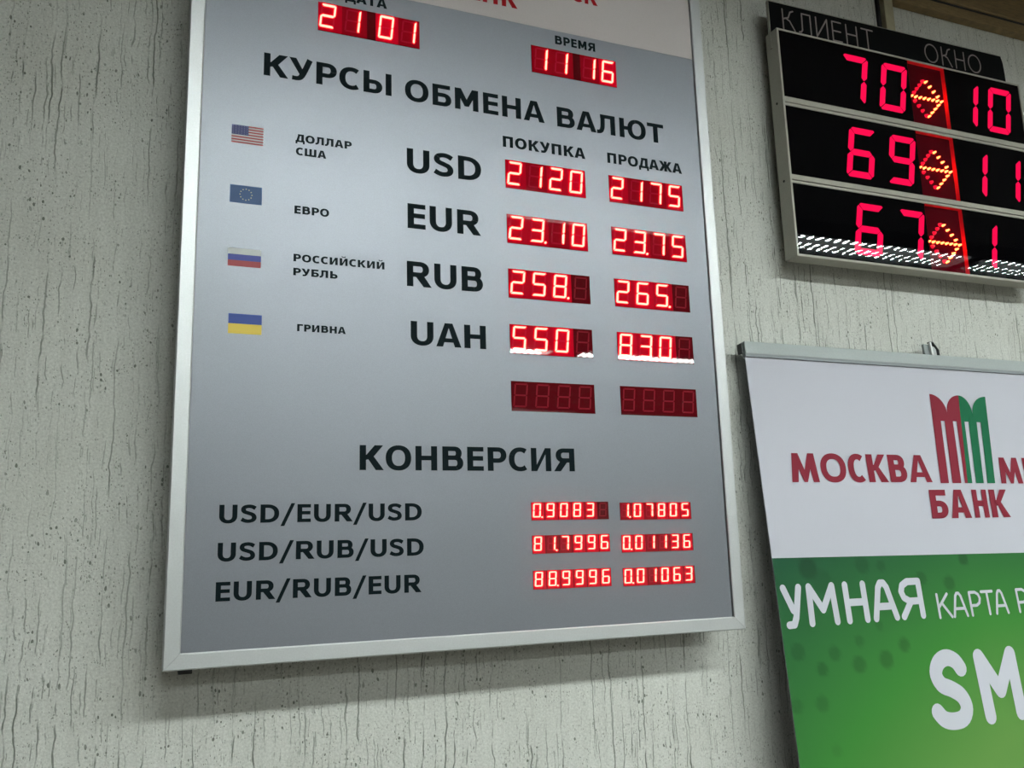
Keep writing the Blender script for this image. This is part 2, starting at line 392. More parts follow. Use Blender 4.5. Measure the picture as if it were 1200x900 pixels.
# ------------------------------------------------------------------ ceiling lamps (they light the wall and mirror in the displays)
def fluorescent():
    L, W, Hh = 1.2, 0.255, 0.065
    root = empty('fluorescent_lamp', (0, 0, 0), 'white louvred double tube ceiling lamp', 'lamp')
    bm = bmesh.new()
    box(bm, -L/2, L/2, -W/2, W/2, 0.045, 0.071)
    box(bm, -L/2, L/2, -W/2, -W/2+0.004, 0.0, 0.045); box(bm, -L/2, L/2, W/2-0.004, W/2, 0.0, 0.045)
    box(bm, -L/2, -L/2+0.012, -W/2, W/2, 0.0, 0.045); box(bm, L/2-0.012, L/2, -W/2, W/2, 0.0, 0.045)
    finish('housing', bm, M_louvre, root)
    for y in (-0.057, 0.057):
        bm = bmesh.new(); bmesh.ops.create_cone(bm, cap_ends=True, segments=8, radius1=0.015, radius2=0.015, depth=L-0.06, matrix=Matrix.Translation((0, y, 0.029)) @ Matrix.Rotation(pi/2, 4, 'Y'))
        finish('tube', bm, M_tube, root, smooth=True)
    bm = bmesh.new(); n = 25
    for i in range(1, n):
        x = -L/2 + L*i/n; box(bm, x-0.001, x+0.001, -W/2+0.004, W/2-0.004, 0.0, 0.0125)
    box(bm, -L/2+0.012, L/2-0.012, -0.0010, 0.0010, 0.0, 0.005)
    finish('louvre', bm, M_louvre, root)
    return root
def copy_tree(o, parent=None):
    c = o.copy(); COL.objects.link(c); c.parent = parent
    for ch in list(o.children): copy_tree(ch, c)
    return c
lamp = fluorescent(); first = True
ROWS = [(-1.775, [0.395+1.25*i for i in range(6)], 'ceiling lamps nearest the wall', 'louvred ceiling lamp from the left in the row nearest the boards'),
        (-4.16, [0.4+1.4*i for i in range(6)], 'ceiling lamps in the middle row', 'louvred ceiling lamp from the left in the middle row'),
        (-6.62, [0.4+1.4*i for i in range(6)], 'ceiling lamps in the far row', 'louvred ceiling lamp from the left in the row farthest away')]
ORD = ['first ', 'second ', 'third ', 'fourth ', 'fifth ', 'sixth ']
for y, xs, grp, lab in ROWS:
    for x in xs:
        o = lamp if first else copy_tree(lamp); first = False
        o.location = (x, y, 1.399); o['group'] = grp; o['label'] = ORD[xs.index(x)] + lab

# ------------------------------------------------------------------ seven-segment digits
SEGS = {'0': 'abcdef', '1': 'bc', '2': 'abged', '3': 'abgcd', '4': 'fgbc', '5': 'afgcd', '6': 'afgedc', '7': 'abc', '8': 'abcdefg', '9': 'abcdfg'}
def seg_polys(which, x0, z0, w, h, t, shear, gap=0.12, cut=0.5):
    g = t*gap; e = t*cut; H2 = h/2; out = []
    def hz(zc, lo=True):
        a, b = t*.5+g, w-t*.5-g
        return [(a, zc), (a+e, zc-t/2), (b-e, zc-t/2), (b, zc), (b-e, zc+t/2), (a+e, zc+t/2)]
    def top():
        a, b = g+t*.28, w-g-t*.28
        return [(a, h-t*.22), (a+t*.75, h-t), (b-t*.75, h-t), (b, h-t*.22), (b-t*.25, h), (a+t*.25, h)]
    def bot(): return [(x, h-z) for x, z in top()][::-1]
    def vt(xl, up):
        # outer-rounded column; xl = left edge
        a, b = (H2+g*.8, h-t*.28-g) if up else (t*.28+g, H2-g*.8)
        inner = 1 if xl < w/2 else -1
        xi = xl+t if inner > 0 else xl; xo = xl if inner > 0 else xl+t
        if up: P = [(xl+t/2, a), (xi, a+e), (xi, b-t*.72), (xo+inner*t*.22, b), (xo, b-t*.25), (xo, a+e)]
        else: P = [(xl+t/2, b), (xi, b-e), (xi, a+t*.72), (xo+inner*t*.22, a), (xo, a+t*.25), (xo, b-e)]
        return P
    for s in which:
        P = {'a': top, 'd': bot, 'g': lambda: hz(H2), 'b': lambda: vt(w-t, True), 'c': lambda: vt(w-t, False), 'f': lambda: vt(0, True), 'e': lambda: vt(0, False)}[s]()
        out.append([(x0+x+shear*z, z0+z) for x, z in P])
    return out
def seg_obj(name, polys, y0, y1, M, parent):
    bm = bmesh.new()
    for P in polys: prism(bm, P, y0, y1)
    return finish(name, bm, M, parent)

# ------------------------------------------------------------------ exchange rate board
board = empty('exchange_rate_board', (0, 0, 0), 'large silver aluminium-framed exchange rate board with red digits and currency flags, on the plaster wall', 'rate board')
BW, BH, FR, PY = 0.80, 1.13, 0.0190, 0.0022
for x in (0.0265, 0.60): boxobj('upper_bracket', (x-0.008, x+0.008, 0.0525, WALL_Y, 0.98, 1.03), M_plastic, board)
# four mitred frame bars
def frame_bar(pts):
    bm = bmesh.new(); 
    n = 4; c = 0.0012
    (ox0, oz0), (ox1, oz1), (ix1, iz1), (ix0, iz0) = pts
    def lerp(a, b, t): return (a[0]+(b[0]-a[0])*t, a[1]+(b[1]-a[1])*t)
    A, B, C_, D = pts
    rows = [[(*A, 0.045), (*B, 0.045)], [(*A, 0.0015), (*B, 0.0015)],
            [(*lerp(A, D, .08), 0.0), (*lerp(B, C_, .08), 0.0)], [(*lerp(A, D, .92), 0.0), (*lerp(B, C_, .92), 0.0)],
            [(*D, 0.0010), (*C_, 0.0010)], [(*D, 0.045), (*C_, 0.045)]]
    V = [[bm.verts.new((x, y, z)) for (x, z, y) in rw] for rw in rows]
    for i in range(len(V)-1): bm.faces.new((V[i][0], V[i][1], V[i+1][1], V[i+1][0]))
    bm.faces.new((V[-1][0], V[-1][1], V[0][1], V[0][0]))
    bm.faces.new([v[0] for v in V]); bm.faces.new([v[1] for v in V][::-1])
    bmesh.ops.recalc_face_normals(bm, faces=bm.faces)
    return finish('frame_bar', bm, M_alu, board)
g_ = 0.0002
frame_bar([(g_, 0), (BW-g_, 0), (BW-FR-g_, FR), (FR+g_, FR)])
frame_bar([(BW, g_), (BW, BH-g_), (BW-FR, BH-FR-g_), (BW-FR, FR+g_)])
frame_bar([(BW-g_, BH), (g_, BH), (FR+g_, BH-FR), (BW-FR-g_, BH-FR)])
frame_bar([(0, BH-g_), (0, g_), (FR, FR+g_), (FR, BH-FR-g_)])
boxobj('panel', (FR+0.0003, BW-FR-0.0024, PY, 0.030, FR, BH-FR), M_panel, board)
boxobj('backing_box', (0.006, BW-0.006, 0.030, 0.052, 0.006, BH-0.006), M_gap, board)
boxobj('header_film', (FR+0.0003, BW-FR-0.0024, PY-0.0004, PY+0.0003, 0.9131, BH-FR), M_header, board)
for x in (0.0265, 0.60):
    bm = bmesh.new(); box(bm, x-0.008, x+0.008, 0.047, WALL_Y, -0.0100 if x < .1 else .01, 0.045, bevel=0.001)
    finish('mounting_bracket', bm, M_plastic, board)

TEXT = [('КУРСЫ', .0949, .2695, .7571, .7900), ('ОБМЕНА', .2889, .5053, .7548, .7880), ('ВАЛЮТ', .5262, .7136, .7533, .7857),
 ('ПОКУПКА', .4364, .5714, .7066, .7238), ('ПРОДАЖА', .6094, .7435, .7065, .7234), ('ВРЕМЯ', .5282, .5976, .8907, .9052), ('ДАТА', .2030, .2633, .8913, .9058),
 ('USD', .2909, .4014, .6468, .6826), ('EUR', .2914, .3990, .5646, .6007), ('RUB', .2899, .4001, .4814, .5171), ('UAH', .2947, .4027, .3996, .4328),
 ('КОНВЕРСИЯ', .2258, .5318, .2308, .2630), ('USD/EUR/USD', .0565, .3077, .1660, .1880), ('USD/RUB/USD', .0561, .3099, .1211, .1430), ('EUR/RUB/EUR', .0553, .3064, .0750, .0973),
 ('ДОЛЛАР', .1382, .2136, .6683, .6794), ('США', .1389, .1791, .6495, .6604), ('ЕВРО', .1384, .1837, .5672, .5782), ('РОССИЙСКИЙ', .1383, .2588, .5015, .5117),
 ('РУБЛЬ', .1383, .1957, .4826, .4927), ('ГРИВНА', .1444, .2070, .4084, .4178)]
for wd, x0, x1, z0, z1 in TEXT:
    flat_polys('printed_text', word_polys(wd, x0, x1, z0, z1, S=.30 if z1-z0 < .018 else .265, H=.22 if z1-z0 < .018 else .19), PY-0.0003, M_ink, board)
for wd, x0, x1, z0 in (('БАНК', .3545, .4668, .9361), ('МИНСК', .4720, .6061, .9718), ('МОСКВА', .1840, .3590, .9718)):
    o = flat_polys('printed_text', word_polys(wd, x0, x1, z0, z0+.0295, S=.25, H=.21, k=.9), PY-0.0008, M_redfilm, board); o['label'] = 'red printed word on the white header'

def flag(x0, x1, z0, z1, cols, cells):
    """cells: (fx0, fx1, fz0, fz1, colour index)"""
    ms = [mat('flag_print', c, 0.55) for c in cols]
    bm = bmesh.new(); W, H_ = x1-x0, z1-z0
    for i, c in enumerate(cells):
        if len(c) == 5:
            a, b, c0, d, mi = c; y = PY-0.0003-0.000006*mi
            vs = [bm.verts.new((x0+a*W, y, z0+c0*H_)), bm.verts.new((x0+b*W, y, z0+c0*H_)), bm.verts.new((x0+b*W, y, z0+d*H_)), bm.verts.new((x0+a*W, y, z0+d*H_))]
        else:
            cx, cz, rr, mi = c; y = PY-0.00033
            vs = []
            for k in range(10):
                rad = rr*(1 if k % 2 == 0 else .45); a = pi/2+pi*k/5
                vs.append(bm.verts.new((x0+cx*W+rad*cos(a), y, z0+cz*H_+rad*sin(a))))
        bm.faces.new(vs).material_index = mi
    o = finish('flag_sticker', bm, ms, board); return o
us = [(0, 1, 1-(i+1)/13, 1-i/13, i % 2) for i in range(13)] + [(0, .53, 6/13, 1, 2)]
for j in range(5):
    for i in range(6): us.append((.045+i*.088, .90-j*.105-.02 if False else (.93-j*.1), .0006, 3))
o = flag(.0568, .0966, .6553, .6803, [(.36, .05, .06), (.55, .50, .52), (.045, .05, .17), (.30, .31, .45)], us); o['label'] = 'flag with red and white stripes and a blue canton'
eu = [(0, 1, 0, 1, 0)] + [(.5+.185*cos(pi*i/6), .5+.31*sin(pi*i/6), .0011, 1) for i in range(12)]
o = flag(.0569, .0967, .5730, .5972, [(.022, .075, .20), (.42, .44, .30)], eu); o['label'] = 'blue flag with a ring of stars'
o = flag(.0570, .0974, .4880, .5119, [(.55, .57, .57), (.045, .06, .30), (.36, .05, .06)], [(0, 1, .667, 1, 0), (0, 1, .333, .667, 1), (0, 1, 0, .333, 2)]); o['label'] = 'white, blue and red striped flag'
o = flag(.0599, .1003, .4004, .4259, [(.015, .05, .27), (.68, .50, .06)], [(0, 1, .5, 1, 0), (0, 1, 0, .5, 1)]); o['label'] = 'blue and yellow flag'

DY = PY-0.0008
def display(text, x0, x1, z0, z1, starts, w, t, top, bottom, shear=0.10):
    """text: one entry per cell, e.g. ['2', '3.', '1', '0'] or '' for a blank cell"""
    bm = bmesh.new(); box(bm, x0, x1, DY, PY+0.006, z0, z1)
    d = finish('led_display', bm, M_acryl, board)
    h = (z1-top)-(z0+bottom); zb = z0+bottom
    ghosts = []
    for cell, sx in zip(text, starts):
        lit = SEGS[cell[0]] if cell else ''
        off = [c for c in 'abcdefg' if c not in lit]
        if off and not lit: ghosts += seg_polys(off, x0+sx, zb, w, h, t, shear)
        if lit:
            P = seg_polys(lit, x0+sx, zb, w, h, t*1.08, shear)
            if len(cell) > 1: P.append(disc(x0+sx+w+t*1.5, zb+t*.15, t*.68, 10))
            dg = seg_obj('digit', P, DY-0.0016, DY+0.0002, M_seg, d)
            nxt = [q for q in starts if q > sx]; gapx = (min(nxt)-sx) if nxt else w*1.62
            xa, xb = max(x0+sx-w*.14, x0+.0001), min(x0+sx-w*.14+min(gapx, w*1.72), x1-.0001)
            seg_obj('painted_glow_plate', [[(xa, z0+.0001), (xb-.0001, z0+.0001), (xb-.0001, z1-.0001), (xa, z1-.0001)]], DY-0.00008, DY+0.0001, M_glow[min(2, len(lit)//2-1)], d)  # added plate: glow of the lit digit painted as emission, by segment count
            if off: seg_obj('unlit_segments', seg_polys(off, x0+sx, zb, w, h, t, shear), DY-0.00018, DY, M_glowghost[min(2, len(lit)//2-1)], d)['kind'] = 'stuff'  # unlit bars carry the painted glow too
    if ghosts: seg_obj('unlit_segments', ghosts, DY-0.00015, DY+0.0002, M_ghost, d)['kind'] = 'stuff'
    return d
W4 = dict(w=.0206, t=.0025, top=.0028, bottom=.0056)
pair = [.0018, .0360, .0845, .1180]
display(['2', '1', '0', '1'], .1657, .3111, .8380, .8814, [.0012, .0362, .0838, .1168], **W4)
display(['1', '1', '1', '6'], .4870, .6330, .8358, .8806, [.0035, .0378, .0855, .1182], **W4)
buy = [.0020+.0334*i for i in range(4)]; sell = [.0016+.0340*i for i in range(4)]
display(['2', '1', '2', '0'], .4389, .5692, .6430, .6869, buy, **W4); display(['2', '1', '7', '5'], .6096, .7413, .6427, .6862, sell, **W4)
display(['2', '3.', '1', '0'], .4389, .5687, .5589, .6027, buy, **W4); display(['2', '3.', '7', '5'], .6097, .7413, .5590, .6030, sell, **W4)
display(['2', '5', '8.', ''], .4388, .5687, .4773, .5203, buy, **W4); display(['2', '6', '5.', ''], .6100, .7412, .4775, .5208, sell, **W4)
display(['5', '5', '0', ''], .4386, .5687, .3958, .4384, buy, **W4); display(['8', '3', '0', ''], .6101, .7416, .3957, .4384, sell, **W4)
display(['', '', '', ''], .4382, .5682, .3139, .3564, buy, **W4); display(['', '', '', ''], .6107, .7415, .3138, .3566, sell, **W4)
W6 = dict(w=.0112, t=.0016, top=.0017, bottom=.0040, shear=.07)
cb = [.0018+.0204*i for i in range(6)]; cs = [.0014+.0200*i for i in range(6)]
display(['0.', '9', '0', '8', '3', ''], .4628, .5819, .1634, .1881, cb, **W6); display(['1.', '0', '7', '8', '0', '5'], .6005, .7190, .1619, .1866, cs, **W6)
display(['8', '1.', '7', '9', '9', '6'], .4626, .5815, .1184, .1431, cb, **W6); display(['0.', '0', '1', '1', '3', '6'], .6002, .7190, .1164, .1413, cs, **W6)
display(['8', '8.', '9', '9', '9', '6'], .4623, .5811, .0711, .0961, cb, **W6); display(['0.', '0', '1', '0', '6', '3'], .6000, .7187, .0697, .0949, cs, **W6)

# ------------------------------------------------------------------ queue display
qd = empty('queue_display', (0, 0, 0), 'black three-row electronic queue display with pink-red client and window numbers in a grey metal case', 'queue display')
QX0, QX1, QZ0, QZ1, QY, QB = 0.9835, 1.5925, 0.6035, 1.0325, 0.030, 0.061
ROWZ = [(0.9000, 1.0290), (0.7530, 0.8830), (0.6080, 0.7370)]
bm = bmesh.new()
lip = 0.0045
box(bm, QX0, QX0+lip, QY, QB, QZ0, QZ1, bevel=0.0012)
box(bm, QX1-0.002, QX1, QY, QB, QZ0, QZ1)
box(bm, QX0+0.001, QX1, QY+0.0003, QB, QZ1-0.0035, QZ1, bevel=0.0006)
box(bm, QX0+0.001, QX1, QY+0.0003, QB, QZ0, ROWZ[2][0], bevel=0.0008)
box(bm, QX0+lip*.5, QX1-0.001, QB-0.002, QB, QZ0+0.002, QZ1-0.002)
finish('case', bm, M_house, qd)
for (a0, a1), (b0, b1) in zip(ROWZ[:-1], ROWZ[1:]):
    bm = bmesh.new(); zm = b1 + (a0-b1)*0.36
    box(bm, QX0+lip*.6, QX1-0.002, QY, QB-0.003, zm+0.0006, a0, bevel=0.0008)
    box(bm, QX0+lip*.6, QX1-0.002, QY+0.0004, QB-0.003, b1, zm-0.0006, bevel=0.0008)
    finish('divider_bar', bm, M_house, qd)
for i, zs in enumerate((0.892, 0.745)):
    bm = bmesh.new(); bmesh.ops.create_cone(bm, cap_ends=True, segments=12, radius1=0.0022, radius2=0.0022, depth=0.001, matrix=Matrix.Translation((QX0-0.0002, 0.046, zs)) @ Matrix.Rotation(pi/2, 4, 'Y'))
    finish('screw', bm, M_gap, qd)
for k in range(2):
    boxobj('wall_spacer', (1.08+k*.38, 1.11+k*.38, QB-0.0005, WALL_Y, 0.65, 1.0), M_gap, qd)
AX0, AX1, DEP = 1.2925, 1.3872, 0.0085
DATA = [('70', '10'), ('69', '11'), ('67', '11')]
CEN = [0.9630, 0.8165, 0.6695]
for (z0, z1), (lt, rt), zc in zip(ROWZ, DATA, CEN):
    bm = bmesh.new(); xa, xb = QX0+lip-.0004, QX1-.002
    box(bm, xa, AX0, QY+.0016, QY+.020, z0, z1); box(bm, AX1, xb, QY+.0016, QY+.020, z0, z1)
    row = finish('display_row', bm, M_black, qd)
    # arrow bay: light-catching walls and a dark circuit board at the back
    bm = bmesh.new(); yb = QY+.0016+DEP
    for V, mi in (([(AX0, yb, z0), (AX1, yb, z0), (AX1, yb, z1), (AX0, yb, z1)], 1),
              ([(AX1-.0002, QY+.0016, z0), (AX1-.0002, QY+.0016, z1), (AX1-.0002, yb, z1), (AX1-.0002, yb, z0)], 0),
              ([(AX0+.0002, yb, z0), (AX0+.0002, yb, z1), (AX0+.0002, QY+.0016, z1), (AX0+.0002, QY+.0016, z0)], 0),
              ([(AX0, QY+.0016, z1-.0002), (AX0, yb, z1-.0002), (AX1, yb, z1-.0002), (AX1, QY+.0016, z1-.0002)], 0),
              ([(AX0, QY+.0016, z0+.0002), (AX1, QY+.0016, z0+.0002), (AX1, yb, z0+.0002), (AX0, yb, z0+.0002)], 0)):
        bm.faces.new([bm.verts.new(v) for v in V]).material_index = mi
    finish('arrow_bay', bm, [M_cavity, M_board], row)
    def leds(name, pts, rad, M, y):
        bm = bmesh.new()
        for x, z in pts:
            bmesh.ops.create_cone(bm, cap_ends=True, segments=8, radius1=rad, radius2=rad*.55, depth=yb-y, matrix=Matrix.Translation((x, (y+yb)/2, z)) @ Matrix.Rotation(pi/2, 4, 'X'))
        return finish(name, bm, M, row)
    tip, lf = (1.3780, zc-.0025), (1.3005, zc-.0035)
    pts = [(lf[0]+(tip[0]-lf[0])*i/7, lf[1]+(tip[1]-lf[1])*i/7) for i in range(8)]
    pts += [(tip[0]-.0090*i, tip[1]+.0088*i) for i in range(1, 5)] + [(tip[0]-.0094*i, tip[1]-.0092*i) for i in range(1, 5)]
    leds('arrow_lights', pts, .0023, M_led, QY+.0042)
    leds('unlit_lights', [(lf[0]+.0084*i, lf[1]+.0092*i) for i in range(1, 5)] + [(lf[0]+.0084*i, lf[1]-.0088*i) for i in range(1, 5)], .0038, M_leddim, QY+.0052)  # oversized and emissive to paint in the red halo
    for digs, xs in ((lt, (1.1120, 1.2085)), (rt, (1.3960, 1.4865))):
        for c, x in zip(digs, xs):
            seg_obj('digit', seg_polys(SEGS[c], x, zc-.0490, .0625, .0980, .0122, .19, gap=.07), QY+.0009, QY+.0018, M_qseg, row)
    boxobj('clear_pane', (xa+.0002, xb-.0002, QY+.0002, QY+.0007, z0+.0002, z1-.0002), M_pane, row)
# black header sign behind the case top
bm = bmesh.new()
prism(bm, [(.9825, 1.0), (1.5775, 1.0), (1.5770, 1.062), (1.5755, 1.085), (1.5715, 1.0995), (.9825, 1.0950)], 0.0455, 0.0500, 0)
prism(bm, [(.9825, 1.0950), (1.5715, 1.0995), (1.5715, 1.1003), (.9825, 1.0962)], 0.0447, 0.0505, 1)
prism(bm, [(.9820, 1.0), (.9830, 1.0), (.9830, 1.0955), (.9820, 1.0955)], 0.0447, 0.0505, 1)
sign = finish('header_sign', bm, [M_hblack, M_house], qd)
sign_brackets = bmesh.new()
for x in (1.05, 1.5): box(sign_brackets, x-.015, x+.015, 0.0500, WALL_Y, 1.005, 1.03)
finish('sign_bracket', sign_brackets, M_gap, qd)
THIN = {'К': (.62, [[(0, 0), (0, 1)], [(.58, 1), (.42, .92), (.30, .62), (.04, .52)], [(.16, .56), (.36, .46), (.62, 0)]]),
        'Л': (.62, [[(-.06, .02), (.04, .03), (.12, .15), (.14, 1), (.60, 1), (.60, 0)]]),
        'И': (.62, [[(0, 1), (0, 0), (.62, 1), (.62, 0)]]), 'Е': (.50, [[(.50, 1), (0, 1), (0, 0), (.50, 0)], [(0, .52), (.46, .52)]]),
        'Н': (.60, [[(0, 0), (0, 1)], [(.60, 0), (.60, 1)], [(0, .52), (.60, .52)]]), 'Т': (.66, [[(0, 1), (.66, 1)], [(.33, 0), (.33, 1)]]),
        'О': (.84, [arc(.42, .5, .42, .5, 0, 360, 28, 2.0)])}
def thin_word(wd, x0, x1, z0, z1, sp=.30):
    tot = sum(THIN[c][0] for c in wd)+sp*(len(wd)-1); sx = (x1-x0)/tot; x = 0; out = []
    for c in wd:
        for L in THIN[c][1]: out.append([(x0+(x+a)*sx, z0+b*(z1-z0)) for a, b in L])
        x += THIN[c][0]+sp
    return out
for wd, x0, x1, z0, z1 in (('КЛИЕНТ', 1.0135, 1.2265, 1.0455, 1.0850), ('ОКНО', 1.3590, 1.5090, 1.0485, 1.0870)):
    flat_polys('lettering', mono_polys(thin_word(wd, x0, x1, z0, z1), .0031), .0452, M_hletter, sign)

# ------------------------------------------------------------------ roll-up banner
TH = 0.0838
ban = empty('rollup_banner', (0.8740, 0.05, 0.42536), 'white and green roll-up bank banner with red and green emblem before the wall', 'banner', rot=(-TH, 0, 0))
BWID = 0.85; BLEN = (0.42536-FLOOR_Z-0.07)/cos(TH)
boxobj('banner_sheet', (0.0, BWID, 0.0, 0.0008, -BLEN, 0.004), M_fabric, ban)
# printed green field: colour attribute on a grid (flat print)
SPOTS = [(.0655, -.3438, .019, .35), (.1751, -.3417, .015, .22), (.3972, -.3386, .012, .35), (.356, -.3782, .013, .28), (.0245, -.4671, .014, .22), (.094, -.4736, .012, .22),
 (.1386, -.4932, .014, .26), (.1942, -.4898, .015, .30), (.2355, -.470, .012, .30), (.1458, -.4586, .010, .18), (.066, -.4952, .011, .26), (.0568, -.5441, .013, .20),
 (.0718, -.6115, .010, .14), (.0086, -.5434, .012, .18), (.1905, -.4369, .009, .14), (.2954, -.3678, .012, .22), (.09, -.365, .02, .15), (.214, -.345, .010, .2)]
def green(uu, v):
    t = min(1, max(0, (-v-.33)/.33)); s = min(1, max(0, uu/.42))
    k = min(1, max(0, .10 + t*.75*(.45+.55*s) + s*.22 - .10*(1-t)))
    A, B, C_ = (.008, .068, .030), (.034, .185, .027), (.105, .245, .052)
    c = [A[i]+(B[i]-A[i])*k*2 if k < .5 else B[i]+(C_[i]-B[i])*(k-.5)*2 for i in range(3)]
    for sx, sz, rr, st in SPOTS:
        d = math.hypot(uu-sx, v-sz)/rr
        if d < 1.1: c = [q*(1-st*min(1, (1.1-d)*3)) for q in c]
    return (*c, 1)
ST_ = .005; NU = int(.85/ST_); NV = int(.62/ST_)
verts = []; faces = []
for j in range(NV+1):
    for i in range(NU+1):
        uu = BWID*i/NU; v = (-.3262 - .0125*uu) - j*ST_
        verts.append((uu, -.0003, v))
for j in range(NV):
    for i in range(NU):
        a = j*(NU+1)+i; faces.append((a, a+NU+1, a+NU+2, a+1))
me = bpy.data.meshes.new('green_print'); me.from_pydata(verts, [], faces); me.materials.append(M_green)
at = me.color_attributes.new('print', 'FLOAT_COLOR', 'POINT')
for i, v in enumerate(verts): at.data[i].color = green(v[0], v[2])
go = link('green_print', me, ban); go['label'] = 'green printed field with darker green spots'
boxobj('lower_print', (0, BWID, -.0003, 0, -BLEN, -.94), mat('green_print_plain', (.13, .36, .06), .65), ban)
# top rail with a grey lip, end cap and hook
bm = bmesh.new(); box(bm, -.0005, BWID+.0005, -.004, .008, .0045, .0262, bevel=.0018); finish('top_rail', bm, M_rail, ban)
boxobj('rail_lip', (-.0003, BWID, -.003, .006, 0.0, .0048), M_railgap, ban)
bm = bmesh.new(); box(bm, -.0050, -.0004, .0, .012, .006, .0235, bevel=.0015); box(bm, -.0042, -.0030, -.0006, .004, .010, .019); finish('end_cap', bm, M_plastic, ban)
bm = bmesh.new()
box(bm, .4085, .4225, .008, .013, .010, .0500, bevel=.001)
prism(bm, [(.4215, .0265), (.4255, .0265), (.4245, .0530), (.4215, .0530)], .004, .008, 1)
box(bm, .4225, .4400, .010, .012, .010, .0470, 2)
for a, b in (((.4225, .0535), (.4310, .0545)), ((.4310, .0545), (.4380, .0455)), ((.4380, .0455), (.4420, .0400)), ((.4420, .0400), (.4415, .0200))):
    prism(bm, mono_polys([[a, b]], .0016)[0], .006, .012, 3)
finish('hook', bm, [mat('hook_grey', (.16, .18, .18), .4, metal=.5), mat('hook_white', (.75, .77, .75), .4), mat('hook_mid', (.42, .45, .44), .5), M_plastic], ban)
bm = bmesh.new(); bmesh.ops.create_cone(bm, cap_ends=True, segments=16, radius1=.008, radius2=.008, depth=BLEN-.02, matrix=Matrix.Translation((.4225, .017, -BLEN/2+.012)))
finish('support_pole', bm, M_rail, ban, smooth=True)
bm = bmesh.new(); box(bm, -.01, BWID+.01, -.055, .06, -BLEN-.06, -BLEN, bevel=.01); finish('base', bm, M_rail, ban)

PYB = -.0009
def bw(wd, x0, x1, z0, z1, M, **kw):
    return flat_polys('printed_text', word_polys(wd, x0, x1, z0, z1, **kw), PYB, M, ban)
# letters of the bank name; the splayed M is drawn by hand
def letterM(x0, x1, z0, z1, t=.0125):
    w = x1-x0; c = (x0+x1)/2; a = w*.10
    return [[(x0, z0), (x0+t, z0), (x0+a+t*.95, z0+(z1-z0)*.62), (x0+a+t, z1), (x0+a, z1)],
            [(x0+a, z1), (x0+a+t, z1), (c, z0+(z1-z0)*.42), (c, z0), (c-t*.28, z0)],
            [(x1-a-t, z1), (x1-a, z1), (c+t*.28, z0), (c, z0), (c, z0+(z1-z0)*.42)],
            [(x1-t, z0), (x1, z0), (x1-a, z1), (x1-a-t, z1), (x1-a-t*.95, z0+(z1-z0)*.62)]]
LZ0, LZ1 = -.2075, -.1600
P = letterM(.0595, .1150, LZ0, LZ1)
for ch, a, b in (('О', .1205, .1735), ('С', .1780, .2135), ('К', .2190, .2620), ('В', .2660, .3050)): P += word_polys(ch, a, b, LZ0, LZ1, S=.25 if ch == 'О' else .27, H=.205, k=1.0 if ch == 'О' else .85)
P += word_polys('А', .3095, .3595, LZ0, LZ1, S=.26, H=.19)
o = flat_polys('printed_text', P, PYB, M_logored, ban); o['label'] = 'red printed bank name, left word'
P = letterM(.5245, .5800, LZ0-.002, LZ1-.002)
for ch, a, b in (('И', .588, .632), ('Н', .642, .684), ('С', .690, .727), ('К', .733, .776)): P += word_polys(ch, a, b, LZ0-.002, LZ1-.002, S=.27, H=.205, k=.85)
o = flat_polys('printed_text', P, PYB, M_logored, ban); o['label'] = 'red printed bank name, right word'
P = []
for ch, a, b, sh in (('Б', .3440, .3835, .06), ('А', .3895, .4365, 0), ('Н', .4445, .4795, .04), ('К', .4860, .5310, .04)): P += word_polys(ch, a, b, -.2700, -.2205, S=.27, H=.205, k=.85, shear=sh)
o = flat_polys('printed_text', P, PYB, M_logored, ban); o['label'] = 'red printed word under the emblem'
# emblem: two M shapes sharing a stroke, top edge of two scallops each, open slots
def emblem():
    xt = lambda uu, zz: uu   # measured outline
    red, grn = [], []
    zt, zv, zs, zb = -.0480, -.0818, -.0970, -.2090
    # x at top zt, slot top zs, bottom zb for each vertical border (lean grows to the right)
    def bx(top, bot): return lambda z: top + (bot-top)*(zt-z)/(zt-zb)
    L0, R9, MD = bx(.3906, .3781), bx(.5278, .5088), bx(.4604, .4418)
    s = [(bx(.4110, .3972), bx(.4205, .4059)), (bx(.4400, .4266), bx(.4490, .4353)), (bx(.4690, .4530), bx(.4790, .4623)), (bx(.4990, .4808), bx(.5095, .4901))]
    s = [((lambda a, b: (lambda z: a+(b-a)*(zs-z)/(zs-zb)))(a, b), (lambda a, b: (lambda z: a+(b-a)*(zs-z)/(zs-zb)))(c, d))
         for a, b, c, d in ((.4059, .3972, .4149, .4059), (.4349, .4266, .4440, .4353), (.4632, .4530, .4732, .4623), (.4931, .4808, .5033, .4901))]
    def scallop(xa, za, xb, zb2, rev):
        pts = []
        for i in range(11):
            a = pi/2*i/10
            if not rev: pts.append((xa+(xb-xa)*sin(a), zb2+(za-zb2)*cos(a)))
            else: pts.append((xb-(xb-xa)*cos(a), za+(zb2-za)*sin(a)))
        return pts
    red.append([(L0(zs), zs), (MD(zs), zs)] + scallop(.4251, zv, .4604, zt, True)[::-1] + scallop(.3906, zt, .4251, zv, False)[::-1][1:])
    grn.append([(MD(zs), zs), (R9(zs), zs)] + scallop(.4876, zv, .5278, zt, True)[::-1] + scallop(.4604, zt, .4876, zv, False)[::-1][1:])
    def bar(f0, f1): return [(f0(zb), zb), (f1(zb), zb), (f1(zs), zs), (f0(zs), zs)]
    red += [bar(L0, s[0][0]), bar(s[0][1], s[1][0]), bar(s[1][1], MD)]
    grn += [bar(MD, s[2][0]), bar(s[2][1], s[3][0]), bar(s[3][1], R9)]
    return red, grn
rd, gn = emblem()
o = flat_polys('printed_emblem', rd, PYB, M_logored, ban); o['label'] = 'red half of the bank emblem'
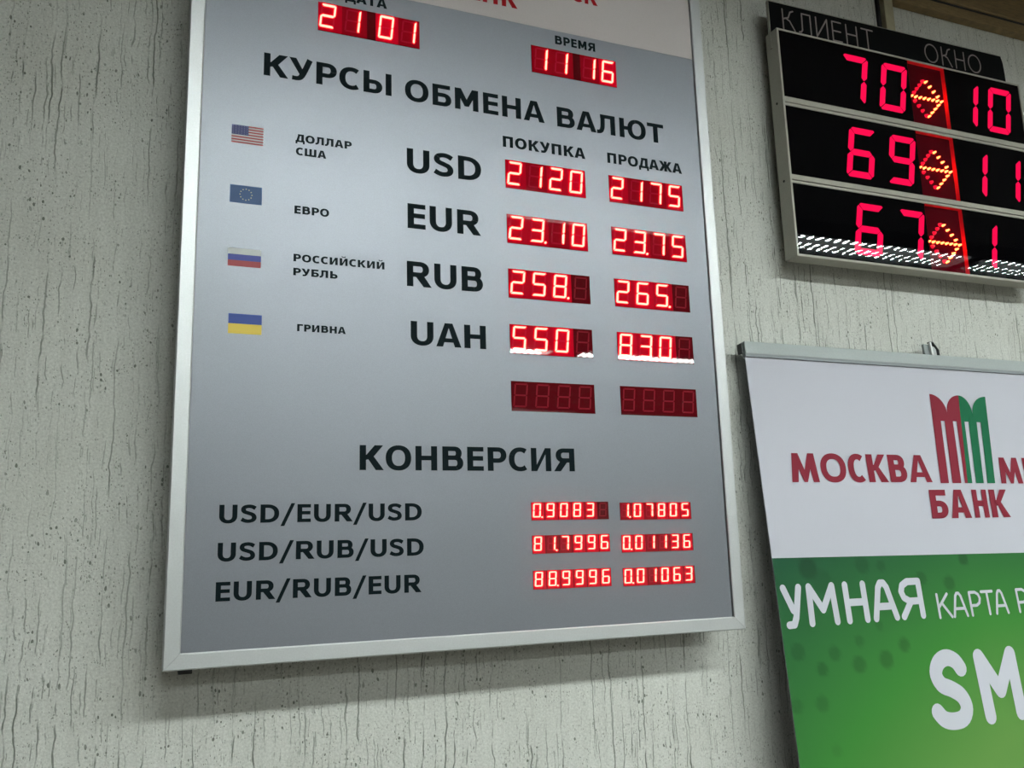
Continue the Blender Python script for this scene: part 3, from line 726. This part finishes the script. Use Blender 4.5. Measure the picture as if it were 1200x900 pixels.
o = flat_polys('printed_emblem', gn, PYB, M_logogreen, ban); o['label'] = 'green half of the bank emblem'
# slogan
RND = {'У': [[(0, 1), (.50, .38)], [(1, 1), (.62, .18), (.45, .0), (.12, -.01)]],
       'М': [[(.02, 0), (0.06, 1), (.5, .35), (.94, 1), (.98, 0)]], 'Н': [[(0, 0), (0, 1)], [(1, 0), (1, 1)], [(0, .50), (1, .50)]],
       'А': [[(0, 0), (.30, .88), (.42, 1), (.58, 1), (.70, .88), (1, 0)], [(.13, .33), (.87, .33)]],
       'Я': [[(1, 0), (1, 1), (.42, 1), (.14, .90), (.04, .72), (.14, .54), (.42, .43), (1, .43)], [(.48, .43), (0, 0)]],
       'К': [[(0, 0), (0, 1)], [(.85, 1), (.05, .45)], [(.32, .62), (1, 0)]],
       'Р': [[(0, 0), (0, 1), (.58, 1), (.88, .90), (1, .72), (.88, .52), (.58, .42), (0, .42)]], 'Т': [[(0, 1), (1, 1)], [(.5, 0), (.5, 1)]]}
def rounded(ch, x0, x1, z0, z1, t): return [[(x0+t/2+a*(x1-x0-t), z0+t/2+b*(z1-z0-t)) for a, b in L] for L in RND[ch]]
P = []
for ch, a, b in (('У', .0065, .0470), ('М', .0525, .1150), ('Н', .1270, .1745), ('А', .1810, .2355), ('Я', .2395, .2915)): P += rounded(ch, a, b, -.4325, -.3665, .0112)
o = flat_polys('printed_text', mono_polys(P, .0112), PYB, M_white, ban); o['label'] = 'bold white printed word'
flat_polys('printed_text', mono_polys(rounded('Р', .5040, .5320, -.4350, -.3930, .0048), .0048), PYB, M_white, ban)['label'] = 'thin white printed letter after the slogan word'
P = []
for ch, a, b in (('К', .3195, .3510), ('А', .3515, .3860), ('Р', .3925, .4200), ('Т', .4205, .4505), ('А', .4490, .4810)): P += rounded(ch, a, b, -.4350, -.3930, .0048)
o = flat_polys('printed_text', mono_polys(P, .0048), PYB, M_white, ban); o['label'] = 'thin white printed words'
tS = .0262
Sp = catmull([(.3455, -.5140), (.3365, -.5020), (.3190, -.4955), (.3000, -.5020), (.2905, -.5190), (.2990, -.5360), (.3180, -.5440), (.3370, -.5560), (.3440, -.5740), (.3340, -.5890), (.3130, -.5925), (.2930, -.5880), (.2810, -.5760)], 4)
Mp = [(.3925, -.5930), (.3895, -.4985), (.4255, -.5550), (.4620, -.4985), (.4630, -.5930)]
flat_polys('printed_text', mono_polys([Sp], tS) , PYB, M_white, ban)['label'] = 'large white printed letter S'
flat_polys('printed_text', mono_polys([Mp], .0240), PYB, M_white, ban)['label'] = 'large white printed letter M'
